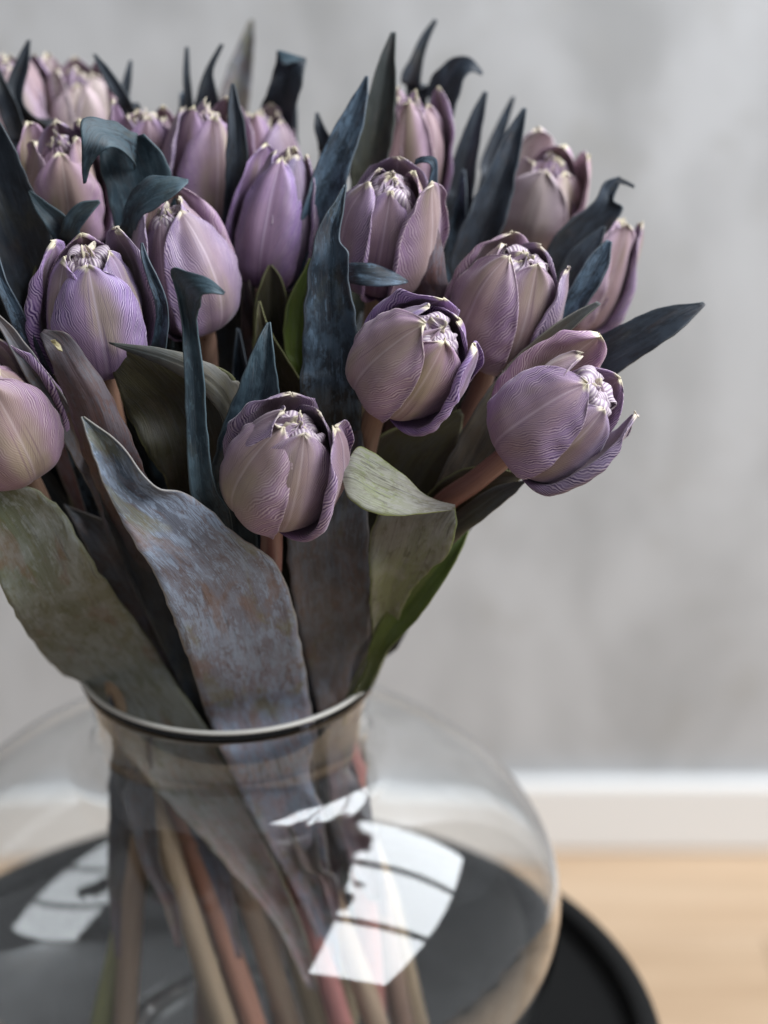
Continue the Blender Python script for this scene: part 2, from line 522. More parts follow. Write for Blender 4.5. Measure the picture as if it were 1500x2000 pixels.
def in_neck(q, gap=0.0022):
    """keep leaves and stems inside the glass neck and lip"""
    z = q.z
    if z > 0.262 or z < 0.165:
        return q
    if z > 0.228:
        lim = 0.0712 + (z - 0.228) * 1.6
    elif z > 0.2:
        lim = 0.0640 + (z - 0.2) * 0.257
    elif z > 0.184:
        lim = 0.0638
    else:
        lim = 0.0638 + (0.184 - z) * 2.2
    lim -= 0.0028 + gap
    r = math.hypot(q.x, q.y)
    if r > lim:
        return Vector((q.x * lim / r, q.y * lim / r, z))
    return q


# ------------------------------------------------------------------ leaves
def leaf(root, rows, mat, cup=6.0, fold=0.0, ruffle=1.2, label=None, neck=None, seed=0, nu=15, thick=0.0007, base_loc=None):
    """rows tip -> base: (lx, ly, rx, ry, D [, dl, dr, m]) edges as seen in the photo, depth of the midrib in metres,
    depth of each edge against the midrib in mm, m = where the midrib lies between the edges."""
    full = []
    for r in rows:
        r = list(r)
        if len(r) < 7:
            wpx = math.hypot(r[2] - r[0], r[3] - r[1])
            cc = -cup * min(1.0, wpx / 90.0)
            r = r[:5] + [cc, cc]
        if len(r) < 8:
            r.append(0.5)
        full.append(r)
    if neck is not None:
        e = full[-1]
        cx, cy = (e[0] + e[2]) / 2, (e[1] + e[3]) / 2
        nx, nd = neck
        hw = min(26, math.hypot(e[2] - e[0], e[3] - e[1]) / 2)
        for f_, ww in ((0.5, 0.8), (1.0, 0.55)):
            x_ = cx + (nx - cx) * (f_ ** 0.8)
            y_ = cy + (1420 - cy) * f_
            d_ = e[4] + (nd - e[4]) * (f_ ** 0.7)
            full.append([x_ - hw * ww * 1.4, y_, x_ + hw * ww * 1.4, y_, d_, -2, -2, 0.5])
    nv = max(24, 7 * len(full))
    sm = spline(full, nv)
    vs, uv1, uv2 = [], [], []
    dist = 0.0
    prev = None
    for i, r in enumerate(sm):
        lx, ly, rx, ry, D, dl, dr, m = r
        Lp = P(lx, ly, D + dl * 0.001)
        Rp = P(rx, ry, D + dr * 0.001)
        Mp = P(lx + (rx - lx) * m, ly + (ry - ly) * m, D)
        if prev is not None:
            dist += (Mp - prev).length
        prev = Mp
        wd = (Rp - Lp).length
        across = (Rp - Lp)
        nrm = F.copy()
        for j in range(nu):
            t = j / (nu - 1)
            q = Lp * (2 * (t - .5) * (t - 1)) + Mp * (-4 * t * (t - 1)) + Rp * (2 * t * (t - .5))
            if fold > 0:
                lin = Lp.lerp(Mp, t * 2) if t < .5 else Mp.lerp(Rp, t * 2 - 1)
                q = q.lerp(lin, fold)
            e_ = abs(2 * t - 1)
            nz = noise.noise(Vector((dist * 45 + seed * 3.7, t * 2.2, seed * 1.3)))
            nz2 = noise.noise(Vector((dist * 140 + seed * 9.1, t * 3.0, 5 + seed)))
            env = min(1.0, wd / 0.02)
            q = q + nrm * (ruffle * 0.001 * env * (nz * (0.5 + 1.6 * e_ * e_) + nz2 * 0.6 * e_ * e_))
            if wd > 1e-5:
                q = q + across.normalized() * (0.0012 * env * nz2 * (2 * t - 1) * e_)
            # midrib groove
            q = q + nrm * (0.0008 * env * math.exp(-((t - .5) / 0.05) ** 2))
            vs.append(in_neck(q, 0.0008 + 0.00009 * (seed % 20)))
            uv1.append((t, i / (nv - 1)))
            uv2.append(((t - .5) * wd + seed * 0.37, dist))
    o = mesh_obj('leaf', vs, grid_faces(nu, nv), mat, root, {'UVMap': uv1, 'metric': uv2}, origin=base_loc)
    s = o.modifiers.new('thickness', 'SOLIDIFY')
    s.thickness = thick
    s.offset = 0
    if label:
        o['label'] = label
    return o


# ------------------------------------------------------------------ petals
PROF = [(0.00, 0.07, 0.000), (0.06, 0.42, 0.006), (0.14, 0.68, 0.045), (0.26, 0.90, 0.15), (0.40, 1.00, 0.31), (0.55, 1.00, 0.49),
        (0.70, 0.93, 0.67), (0.84, 0.80, 0.84), (1.00, 0.60, 1.00)]
WID = [(0.0, 0.30), (0.08, 0.52), (0.2, 0.80), (0.35, 0.97), (0.5, 1.0), (0.65, 0.93), (0.78, 0.75), (0.88, 0.51), (0.95, 0.27), (1.0, 0.02)]


def interp(tab, v, k=1):
    for a, b in zip(tab, tab[1:]):
        if v <= b[0] + 1e-9:
            t = (v - a[0]) / (b[0] - a[0])
            return a[k] + (b[k] - a[k]) * t
    return tab[-1][k]


def smooth_tab(tab, v, k=1):
    h = 0.035
    return (interp(tab, max(0, v - h), k) + 2 * interp(tab, v, k) + interp(tab, min(1, v + h), k)) / 4


def petal(root, M, L, R, phi, mat, name='petal', wmax=1.05, scale=1.0, zs=1.0, close=0.0, roll=(0.0, 0.0), rho=0.0022,
          hook=0.0, ruffle=0.0006, seed=0, nu=27, nv=26, twist=0.0, lean=0.0, notch=0.0, flat=0.0, label=None, origin=None, z0=0.0):
    """one petal in flower space (z up from the receptacle) placed by matrix M"""
    vs, uvs = [], []
    W0 = R * wmax * scale
    for i in range(nv):
        v = i / (nv - 1)
        pr = smooth_tab(PROF, v, 1) if v > 0 else PROF[0][1]
        pz = smooth_tab(PROF, v, 2) if v > 0 else 0.0
        r = R * scale * (pr - close * max(0, v - 0.45) ** 1.6)
        z = L * zs * pz + z0
        if hook:
            hv = max(0.0, (v - 0.62) / 0.38)
            r -= hook * R * scale * hv ** 1.5
            z -= abs(hook) * L * zs * 0.13 * hv ** 2.2
        r += lean * R * v * v
        W = W0 * smooth_tab(WID, v) if v < 0.97 else W0 * interp(WID, v)
        if notch:
            W *= 1
        for j in range(nu):
            u = -1 + 2 * j / (nu - 1)
            # denser near the edges where the roll is
            u = math.copysign(abs(u) ** 0.82, u)
            amt = roll[0] if u < 0 else roll[1]
            s = abs(u) * W
            rl = min(W * 0.45, rho * 3.3 * abs(amt)) * (0.35 + 0.65 * math.sin(math.pi * min(1, v * 1.02)) ** 0.6)
            s0 = W - rl
            out = 0.0
            tg = s
            if s > s0 and rl > 1e-6:
                th = (s - s0) / rho
                tg = s0 + rho * math.sin(th)
                out = rho * (1 - math.cos(th)) * (1 if amt > 0 else -1)
            ang = math.copysign(tg, u) / max(r, R * 0.30 * scale + 0.001)
            ang = ang * (1 - flat)
            aw = max(-1.0, min(1.0, ang / 1.3)) * 1.3
            nz = noise.noise(Vector((u * 1.6 + seed * 5.3, v * 3.2, seed * 2.1)))
            nz2 = noise.noise(Vector((u * 3.0 - seed * 3.3, v * 9.0, 3 + seed)))
            rr = r + out + ruffle * (nz * 1.4 + nz2 * 1.1 * abs(u) ** 2) * (0.3 + v)
            rr += scale * 0.0007 * math.sin(math.pi * v) * math.sin(u * 6.3 + 2.2 * noise.noise(Vector((v * 2.0, seed * 1.9, 0))) + seed)
            rr -= 0.0009 * math.exp(-(u / 0.07) ** 2) * math.sin(math.pi * v) * (scale)
            a = phi + aw + twist * v
            zz = z + notch * L * (noise.noise(Vector((u * 2.3 + seed, 0.3, seed * 7.0)))) * v ** 3 - abs(u) ** 2 * 0.06 * L * v * (1 - v)
            vs.append(M @ Vector((rr * math.cos(a), rr * math.sin(a), zz)))
            uvs.append(((u + 1) / 2, v))
    o = mesh_obj(name, vs, grid_faces(nu, nv), mat, root, {'UVMap': uvs}, origin=origin)
    sd = o.modifiers.new('thickness', 'SOLIDIFY')
    sd.thickness = 0.0004
    sd.offset = 0
    if label:
        o['label'] = label
    return o


def tube(name, pts, radii, mat, root, origin, n=14, seg=46):
    rows = [[p.x, p.y, p.z, r] for p, r in zip(pts, radii)]
    sm = spline(rows, seg)
    vs, uvs = [], []
    up = Vector((0.3, -1, 0.2)).normalized()
    for i, r in enumerate(sm):
        c = Vector(r[:3])
        a = Vector(sm[max(i - 1, 0)][:3])
        b = Vector(sm[min(i + 1, seg - 1)][:3])
        t = (b - a).normalized()
        x = t.cross(up).normalized()
        y_ = t.cross(x)
        for j in range(n + 1):
            an = 2 * math.pi * j / n
            vs.append(in_neck(c + (x * math.cos(an) + y_ * math.sin(an)) * r[3], 0.003))
            uvs.append((j / n, i / (seg - 1)))
    fs = grid_faces(n + 1, seg)
    fs.append(tuple(range(n)))
    fs.append(tuple(range((seg - 1) * (n + 1), (seg - 1) * (n + 1) + n))[::-1])
    return mesh_obj(name, vs, fs, mat, root, {'UVMap': uvs}, origin=origin)


def lobe_material():
    N = NT('petal_lobe')
    uv = N.uv()
    uvo, rnd = obj_offset(N, uv)
    s = N.sep(uv)
    u = N.math('ABSOLUTE', N.math('SUBTRACT', N.math('MULTIPLY', s[0], 2.0), 1.0))
    wob = N.noise(N.mapping(uvo, (2.5, 2, 1)), 1.5, 3)
    fan = N.math('MULTIPLY', N.math('SUBTRACT', s[0], 0.5), N.math('SUBTRACT', 1.35, N.math('MULTIPLY', s[1], 0.5)))
    g = N.math('ADD', fan, N.math('MULTIPLY', wob, 0.16))
    st = N.math('SINE', N.math('MULTIPLY', g, 2 * math.pi * 9))
    st = N.math('ADD', N.math('MULTIPLY', st, 0.5), 0.5)
    c = N.mix(N.ss(s[1], 0.3, 0.8), (0.30, 0.20, 0.32), (0.52, 0.42, 0.48))
    c = N.mix(N.math('MULTIPLY', N.ss(st, 0.50, 0.10), 0.5), c, (0.15, 0.085, 0.19))
    c = N.mix(N.math('MULTIPLY', N.ss(st, 0.6, 0.95), 0.35), c, (0.80, 0.72, 0.68))
    c = N.mix(N.math('MULTIPLY', N.ss(u, 0.88, 1.0), 0.4), c, (0.66, 0.58, 0.52))
    hsv = N.n('ShaderNodeHueSaturation')
    N.put(hsv.inputs['Value'], N.math('ADD', N.math('MULTIPLY', rnd, 0.35), 0.62))  # value held down to paint in shade inside the flower cup
    N.put(hsv.inputs['Color'], c)
    N.bump(st, 0.5, 0.0005)
    return N.set(Base_Color=hsv.outputs[0], Roughness=0.45, Specular_IOR_Level=0.35)


LOBE = lobe_material()


def lobe(root, M, r0, phi, z0, z1, width, rho, mat, seed, origin, turn=0.0, arc=200, nu=15, nv=24):
    """a small crumpled inner petal: rises, then curls over on itself"""
    vs, uvs = [], []
    c, s_ = math.cos(phi), math.sin(phi)
    ct, st_ = math.cos(turn), math.sin(turn)
    up_len = z1 - z0 - rho
    tot = up_len + rho * math.radians(arc)
    for i in range(nv):
        v = i / (nv - 1)
        d = v * tot
        if d < up_len:
            x, z = 0.0, z0 + d
        else:
            th = (d - up_len) / rho
            x = -rho * (1 - math.cos(th))
            z = z0 + up_len + rho * math.sin(th)
        wv = width * (0.55 + 0.45 * math.sin(math.pi * min(1, v * 0.95)) ** 0.7) * (1 - 0.35 * max(0, v - 0.8) / 0.2)
        for j in range(nu):
            u = -1 + 2 * j / (nu - 1)
            k = 1.15
            y_ = math.sin(u * k) / k * wv * 0.5 * 1.15
            sag = (1 - math.cos(u * k)) * wv * 0.42
            # cross-curve bends away from the outer face
            th = max(0.0, (d - up_len) / rho)
            nx, nz_ = math.cos(th), math.sin(th)
            n1 = noise.noise(Vector((u * 1.8 + seed * 3.1, v * 3.0, seed * 1.7))) * 0.0016
            px = x - nx * sag + nx * n1
            pz = z - nz_ * sag * 0.6 + nz_ * n1
            X, Y = px * ct - y_ * st_, px * st_ + y_ * ct
            vs.append(M @ Vector(((r0 + X) * c - Y * s_, (r0 + X) * s_ + Y * c, pz)))
            uvs.append(((u + 1) / 2, v))
    o = mesh_obj('inner_petal', vs, grid_faces(nu, nv), mat, root, {'UVMap': uvs}, origin=origin)
    sd = o.modifiers.new('thickness', 'SOLIDIFY')
    sd.thickness = 0.0005
    sd.offset = 0
    return o


GROUP = 'dusty purple double tulips in the glass vase'


def tulip(label, base, top, D, L=0.058, R=0.0235, spin=0.0, mats=None, rolls=None, seed=1, close=0.25, away=False, mid=(450, 1500, 1.12),
          bot=(560, 2100, 1.17), stem=None, via=None, opening=0.0, inner=8, special=None, hero=False, neck_r=None):
    rnd = random.Random(seed)
    b = P(base[0], base[1], D)
    # tip of the axis: given pixel, real length decides how far it leans to the viewer
    lp = math.hypot(top[0] - base[0], top[1] - base[1]) * K * D
    dd = math.sqrt(max(0.0, L * L - lp * lp))
    t = P(top[0], top[1], D + (dd if away else -dd))
    ax = (t - b).normalized()
    # x axis of the flower faces the viewer as well as it can
    v = (CAM - b).normalized()
    x = (v - ax * v.dot(ax)).normalized()
    yv = ax.cross(x)
    M = Matrix.Translation(b) @ Matrix((x, yv, ax)).transposed().to_4x4()
    bp = P(*bot)
    root = bpy.data.objects.new('tulip', None)
    link(root)
    root.location = bp
    tag(root, label, 'tulip', GROUP)
    O = bp
    mats = mats or [PETAL, PETAL_TAN, PETAL]
    rolls = rolls or [(0.6, 0.3)] * 6
    # outer three, then inner three of the cup
    for k in range(6):
        lay = 1.03 if k < 3 else 0.88
        ph = math.radians(spin + (k % 3) * 120 + (0 if k < 3 else 60) + rnd.uniform(-7, 7))
        free = 1.0 if k in (1, 2) else 0.0          # the two side petals stand away from the head
        petal(root, M, L, R * 0.97, ph, mats[k % len(mats)], scale=lay, zs=rnd.uniform(0.90, 1.0) + 0.07 * free * rnd.random(), close=close + rnd.uniform(-0.12, 0.12) - 0.08 * free,
              roll=rolls[k % len(rolls)] if k < 3 else tuple(q * 0.35 for q in rolls[k % len(rolls)]), wmax=(rnd.uniform(0.92, 1.06) if k < 3 else 1.0), ruffle=0.0015 if k < 3 else 0.0014, notch=0.035, seed=seed * 10 + k,
              lean=opening + rnd.uniform(-0.04, 0.05) + free * rnd.uniform(0.0, 0.09), hook=rnd.uniform(0.0, 0.14) - free * rnd.uniform(0.02, 0.16), origin=O, twist=rnd.uniform(-0.12, 0.12),
              nu=33 if hero else 25, nv=34 if hero else 24)
    # crumpled inner petals
    n1 = inner
    for k in range(n1):
        ph = math.radians(spin + 25 + k * 360 / n1 + rnd.uniform(-14, 14))
        petal(root, M, L, R, ph, INNER, 'inner_petal', wmax=rnd.uniform(0.62, 0.85), scale=rnd.uniform(0.62, 0.70), zs=rnd.uniform(0.92, 1.02),
              close=0.1, roll=(rnd.choice((0.6, 0.9, -0.5)), rnd.choice((0.6, 0.9, -0.6))), rho=0.0018, hook=rnd.uniform(0.45, 0.95), ruffle=0.0022, seed=seed * 31 + k,
              origin=O, nu=23, nv=24, twist=rnd.uniform(-0.5, 0.5), notch=0.10)
    if hero:
        for (cnt, rr0, zt, wd) in ((6, 0.40, 0.885, 0.0130), (4, 0.25, 0.88, 0.0125), (2, 0.09, 0.86, 0.011)):
            for k in range(cnt):
                lobe(root, M, R * rr0 * rnd.uniform(0.92, 1.1), math.radians(k * 360 / cnt + rnd.uniform(-16, 16) + spin), L * 0.45,
                     L * (zt + rnd.uniform(-0.04, 0.03)), wd * rnd.uniform(0.85, 1.2), rnd.uniform(0.0026, 0.0040), LOBE, seed * 3 + k + rr0, O,
                     turn=rnd.uniform(-0.5, 0.5), arc=rnd.uniform(150, 240))
    n2 = 0 if hero else max(3, inner - 2)
    for k in range(n2):
        ph = math.radians(k * 360 / n2 + rnd.uniform(-25, 25))
        petal(root, M, L, R, ph, INNER, 'inner_petal', wmax=rnd.uniform(0.8, 1.15), scale=rnd.uniform(0.42, 0.55), zs=rnd.uniform(0.93, 1.03),
              close=0.0, roll=(rnd.choice((0.8, -0.7)), 0.8), rho=0.0015, hook=rnd.uniform(0.5, 1.1), ruffle=0.0026, seed=seed * 53 + k,
              origin=O, nu=21, nv=22, twist=rnd.uniform(-0.9, 0.9), notch=0.14)
    for k in range(0 if hero else 3):
        ph = math.radians(k * 120 + rnd.uniform(-30, 30))
        petal(root, M, L, R, ph, INNER, 'inner_petal', wmax=1.5, scale=0.26, zs=rnd.uniform(0.90, 1.0), roll=(0.6, 0.6), rho=0.0012,
              hook=0.7, ruffle=0.0022, seed=seed * 71 + k, origin=O, nu=17, nv=20, twist=rnd.uniform(-1, 1), notch=0.14)
    # stem: out of the receptacle, through the neck, down to the bottom of the vase
    m_ = P(*mid)
    p1 = b - ax * 0.03
    sr = 0.0046
    if via:
        pts = [b + ax * 0.002] + [P(*q) for q in via] + [m_, (m_ + bp) / 2, bp]
    else:
        p1 = b - ax * 0.012 + F * 0.012
        pts = [b + ax * 0.002, p1, (p1 + m_) / 2 + (p1 - b) * 0.35 + F * 0.015, m_, (m_ + bp) / 2, bp]
    tube('stem', pts, [sr * (0.95 + 0.38 * i / len(pts)) for i in range(len(pts))], stem or STEM, root, O)
    return root, O


# ------------------------------------------------------------------ the tulips
T_ = {}
mixA = [PETAL, PETAL_TAN, PETAL]
mixV = [PETAL_VIOLET, PETAL, PETAL_VIOLET]
mixT = [PETAL_TAN, PETAL, PETAL_TAN]
mixC = [PETAL_PALE, PETAL_PINK, PETAL_PALE]
mixP = [PETAL_PINK, PETAL, PETAL_PINK]
T_['F1'] = tulip('mauve tulip lowest in the front middle, hanging over the large flaking grey leaf',
                 (528, 995), (592, 815), 0.985, 0.056, 0.0245, spin=-38, mats=[PETAL_TAN, PETAL, PETAL], rolls=[(0.15, 0.25), (1.1, 1.2), (1.0, 0.9)],
                 seed=3, close=0.30, mid=(520, 1500, 1.125), bot=(700, 2120, 1.15), via=[(530, 1080, 1.005), (520, 1250, 1.07)], stem=STEM_RED, hero=True, inner=8)
T_['F2'] = tulip('deep violet tulip with a crumpled open centre, right of the long blue-black leaf',
                 (752, 768), (872, 632), 0.990, 0.054, 0.0240, spin=-28, mats=[PETAL_TAN, PETAL_VIOLET, PETAL_VIOLET], rolls=[(0.2, 0.3), (1.2, 1.2), (1.0, 1.2)],
                 seed=8, close=0.12, mid=(560, 1500, 1.13), bot=(770, 2100, 1.16), via=[(720, 850, 1.015), (660, 1150, 1.08)], stem=STEM, hero=True, inner=8)
T_['F3'] = tulip('open mauve tulip leaning out at the far right on a bare orange stem',
                 (1000, 880), (1185, 748), 0.985, 0.055, 0.0240, spin=-18, mats=[PETAL, PETAL, PETAL_TAN], rolls=[(0.2, 0.2), (0.9, 1.2), (1.0, 1.1)],
                 seed=12, close=-0.02, mid=(690, 1500, 1.125), bot=(740, 2080, 1.17), via=[(930, 938, 1.002), (850, 1000, 1.025), (770, 1130, 1.08)], stem=STEM_RED, hero=True, opening=0.10, inner=7)
T_['F4'] = tulip('tan and violet tulip above and between the two front right tulips',
                 (955, 700), (1030, 495), 1.030, 0.058, 0.0235, spin=-30, mats=mixT, rolls=[(0.2, 0.3), (0.8, 0.8), (0.7, 0.8)],
                 seed=21, close=0.2, hero=True, mid=(680, 1500, 1.14), bot=(800, 2060, 1.20), via=[(920, 800, 1.05), (770, 1120, 1.10)], stem=STEM, inner=7)
T_['F5'] = tulip('purple tulip in the middle of the bunch beside a small hooked blue leaf',
                 (738, 560), (768, 345), 1.035, 0.058, 0.0220, spin=-60, mats=mixA, rolls=[(0.5, 0.8), (0.8, 0.8), (0.7, 0.8)],
                 seed=26, close=0.2, hero=True, mid=(600, 1500, 1.13), bot=(690, 2080, 1.19), inner=7)
T_['F6'] = tulip('pinkish tan tulip cut off by the left edge, its stem showing below',
                 (40, 915), (-50, 720), 0.995, 0.058, 0.0235, spin=10, mats=mixT, rolls=[(0.1, 0.2), (0.9, 0.9), (0.9, 0.9)],
                 seed=33, close=0.25, hero=True, mid=(285, 1520, 1.11), bot=(470, 2100, 1.14), stem=STEM, inner=6)
T_['F7'] = tulip('violet tulip on the left with feathered veins, above the scarred brown leaf',
                 (200, 720), (165, 480), 1.000, 0.060, 0.0228, spin=4, mats=[PETAL_VIOLET, PETAL, PETAL_VIOLET], rolls=[(0.05, 0.05), (1.0, 1.0), (1.0, 1.0)],
                 seed=37, close=0.05, hero=True, mid=(330, 1500, 1.12), bot=(530, 2100, 1.16), stem=STEM_RED, inner=7)
T_['F8'] = tulip('round mauve tulip behind the hooked blue leaf, its pale stem showing underneath',
                 (388, 645), (325, 400), 1.025, 0.060, 0.0215, spin=35, mats=mixA, rolls=[(0.2, 0.2), (0.8, 0.8), (0.7, 0.7)],
                 seed=41, close=0.35, hero=True, mid=(400, 1500, 1.12), bot=(600, 2100, 1.17), inner=6)
T_['F9'] = tulip('tall purple tulip in the upper middle with one long smooth front petal',
                 (525, 560), (560, 300), 1.055, 0.062, 0.0190, spin=-15, mats=mixV, rolls=[(0.2, 0.2), (0.6, 0.6), (0.6, 0.6)],
                 seed=45, close=0.4, mid=(480, 1500, 1.14), bot=(640, 2080, 1.19), inner=6)
T_['F10'] = tulip('dull purple tulip with cream tips left of the narrow upright grey leaf',
                  (400, 455), (408, 212), 1.085, 0.060, 0.0195, spin=20, mats=mixA, rolls=[(0.2, 0.2), (0.6, 0.6), (0.6, 0.6)],
                  seed=49, close=0.1, mid=(420, 1500, 1.15), bot=(400, 2080, 1.21), inner=6)
T_['F10b'] = tulip('blurred lilac tulip just right of the narrow upright grey leaf, black folded leaf behind',
                   (500, 450), (512, 215), 1.12, 0.059, 0.0195, spin=50, mats=mixA, rolls=[(0.3, 0.4)] * 3,
                   seed=52, close=0.1, mid=(470, 1500, 1.16), bot=(560, 2050, 1.24), inner=6)
T_['F11'] = tulip('pale lilac tulip near the top centre, partly behind the tall dark leaf',
                  (800, 410), (812, 190), 1.10, 0.058, 0.0165, spin=-10, mats=mixP, rolls=[(0.6, 0.6), (0.6, 0.6), (0.6, 0.6)],
                  seed=57, close=0.1, mid=(600, 1480, 1.17), bot=(700, 2040, 1.25), inner=6)
T_['F12'] = tulip('blurred pink and cream tulip at the upper right against the wall',
                  (1030, 470), (1083, 310), 1.125, 0.056, 0.0205, spin=-5, mats=mixC, rolls=[(0.2, 0.3), (0.6, 0.6), (0.6, 0.6)],
                  seed=61, close=0.1, mid=(690, 1460, 1.16), bot=(800, 2040, 1.25), via=[(980, 560, 1.12), (790, 1000, 1.12)], inner=7)
T_['F13'] = tulip('slender pink tulip at the right edge of the bunch behind a dark leaf',
                  (1115, 635), (1205, 425), 1.095, 0.060, 0.0180, spin=-25, mats=mixP, rolls=[(0.2, 0.3), (0.9, 0.9), (0.6, 0.6)],
                  seed=65, close=0.1, mid=(690, 1480, 1.15), bot=(830, 2060, 1.22), via=[(1050, 740, 1.10), (830, 1000, 1.11)], inner=5)
T_['F14'] = tulip('dusky tan tulip on the left behind the big folded blue leaf',
                  (135, 475), (108, 270), 1.070, 0.057, 0.0190, spin=0, mats=mixT, rolls=[(0.2, 0.2), (0.7, 0.7), (0.7, 0.7)],
                  seed=69, close=0.0, mid=(290, 1480, 1.15), bot=(450, 2080, 1.20), inner=6)
T_['F15'] = tulip('dim purple tulip above the big folded blue leaf',
                  (290, 440), (282, 215), 1.105, 0.058, 0.0180, spin=15, mats=mixA, rolls=[(0.4, 0.4)] * 3,
                  seed=73, close=0.0, mid=(360, 1480, 1.17), bot=(480, 2050, 1.23), inner=6)
T_['F16'] = tulip('very blurred cream-topped tulip farthest back at the upper left',
                  (150, 330), (145, 140), 1.17, 0.056, 0.0185, spin=0, mats=mixC, rolls=[(0.4, 0.4)] * 3,
                  seed=77, close=-0.1, mid=(330, 1440, 1.15), bot=(180, 2080, 1.19), stem=STEM_GREEN, opening=0.1, inner=6)
T_['F17'] = tulip('blurred pink tulip in the top left corner behind a dark leaf',
                  (30, 330), (15, 120), 1.15, 0.056, 0.0195, spin=0, mats=mixP, rolls=[(0.4, 0.4)] * 3,
                  seed=81, close=0.0, mid=(280, 1470, 1.13), bot=(240, 2060, 1.18), inner=6)

SEED = [0]


def lf(owner, mat, rows, **kw):
    root, O = T_[owner]
    SEED[0] += 1
    return leaf(root, rows, MATS[mat], seed=SEED[0], base_loc=O, **kw)


# --- big front leaf, flaking
lf('F1', 'grey', [(158, 814, 164, 814, .950), (176, 870, 235, 868, .952), (205, 950, 300, 948, .958), (250, 1040, 372, 968, .960, -4, 3, .5),
                  (295, 1110, 468, 1048, .972, -9, -2), (335, 1200, 545, 1110, .992, -10, 0), (372, 1300, 585, 1240, 1.028, -9, -2), (405, 1400, 605, 1370, 1.073, -4, 4),
                  (440, 1480, 622, 1460, 1.082, -6, -4), (485, 1580, 628, 1570, 1.10, -5, -4), (545, 1690, 640, 1680, 1.115, -3, -3), (600, 1790, 655, 1785, 1.13, -2, -2), (645, 1900, 668, 1900, 1.14, -1, -1)],
   ruffle=1.6, label='large grey leaf with flaking blue bloom across the front')
# --- broad sage leaf on the left
lf('F6', 'sage', [(-90, 900, -80, 880, .985), (-60, 990, 30, 940, .990), (-20, 1090, 110, 985, 1.00), (30, 1200, 190, 1110, 1.02), (90, 1285, 285, 1240, 1.070, 4, -6), (158, 1350, 355, 1350, 1.090, 12, -10),
                  (215, 1425, 405, 1425, 1.092, 8, -8), (290, 1520, 455, 1520, 1.10, -5, -5), (375, 1620, 500, 1615, 1.11), (465, 1720, 550, 1715, 1.12), (540, 1810, 595, 1825, 1.125, -2, -2), (600, 1930, 622, 1935, 1.135, -1, -1)],
   ruffle=1.2, label='broad grey-green leaf on the left going down into the neck')
# --- long blue-black upright leaf in the middle
lf('F5', 'blue', [(672, 361, 677, 361, .985), (652, 395, 670, 415, .985), (630, 430, 663, 468, .985), (612, 480, 681, 497, .985, -3, -6), (602, 540, 680, 545, .988), (594, 620, 694, 625, .992), (590, 710, 700, 710, .998),
                  (588, 800, 706, 800, 1.006)],
   neck=(640, 1.12), cup=5, ruffle=0.9, label='long upright blue-black leaf in the middle')
lf('F2', 'mauve', [(640, 760, 690, 770, 1.015), (600, 860, 708, 850, 1.015), (568, 980, 716, 960, 1.02), (562, 1080, 720, 1060, 1.03), (575, 1190, 724, 1170, 1.045), (598, 1300, 722, 1270, 1.080, -4, 10),
                   (622, 1400, 718, 1350, 1.095, -6, 14), (636, 1490, 720, 1470, 1.105, -6, 10), (645, 1580, 722, 1570, 1.115), (680, 1680, 742, 1680, 1.13), (720, 1760, 745, 1760, 1.14)], ruffle=0.9)
lf('F5', 'blue', [(796, 548, 796, 553, .999), (760, 527, 772, 557, .996, 2, -2), (725, 516, 735, 559, .994, 2, -2), (692, 513, 698, 556, .996, 2, -2), (665, 520, 668, 548, 1.006, 2, 0)],
   cup=2, fold=.6, label='small blue leaf tip sticking out sideways')
# --- hooked leaf in front of the round tulip
lf('F8', 'teal', [(440, 570, 437, 576, .930, 0, 0), (408, 545, 412, 573, .930, 2, -2), (365, 530, 395, 578, .933, 3, -3), (333, 525, 390, 598, .940, 2, -4), (348, 585, 384, 622, .947, -2, -4), (356, 640, 388, 660, .950, -2, -3),
                  (361, 740, 398, 740, .953, -2, -3), (365, 850, 405, 850, .960, -2, -3), (372, 960, 420, 950, .970, -3, -4), (392, 1010, 450, 1010, .985, -3, -4)],
   neck=(470, 1.09), ruffle=0.5, label='narrow blue leaf with a hooked tip pointing right')
lf('F7', 'blue', [(275, 474, 279, 474, .968), (276, 500, 292, 510, .968), (288, 545, 312, 550, .970), (300, 580, 326, 590, .972), (304, 620, 329, 630, .976), (296, 670, 324, 680, .984), (290, 740, 320, 745, 1.0)],
   cup=4, neck=(400, 1.12), label='thin twisted blue leaf between the two left tulips')
# --- brown scarred leaf
lf('F7', 'brown', [(78, 652, 86, 644, .950), (92, 690, 132, 652, .950, -1, -1), (112, 740, 172, 704, .954), (135, 790, 215, 770, .958), (150, 850, 258, 860, .966), (180, 930, 290, 940, .985),
                   (215, 1010, 318, 1030, 1.01)], cup=-6, neck=(380, 1.10), label='brownish leaf with a small scar near its tip')
lf('F1', 'dark', [(170, 880, 200, 880, 1.0), (190, 960, 300, 980, 1.01), (225, 1060, 340, 1090, 1.03), (270, 1170, 390, 1180, 1.05), (330, 1290, 430, 1290, 1.075), (380, 1400, 450, 1410, 1.095),
                  (430, 1530, 500, 1530, 1.115), (470, 1650, 520, 1650, 1.13)])
lf('F8', 'mauve', [(125, 985, 135, 990, 1.04), (150, 1030, 215, 1025, 1.04), (185, 1100, 262, 1090, 1.05), (240, 1190, 310, 1180, 1.07), (300, 1300, 350, 1290, 1.09), (340, 1420, 390, 1420, 1.11)])
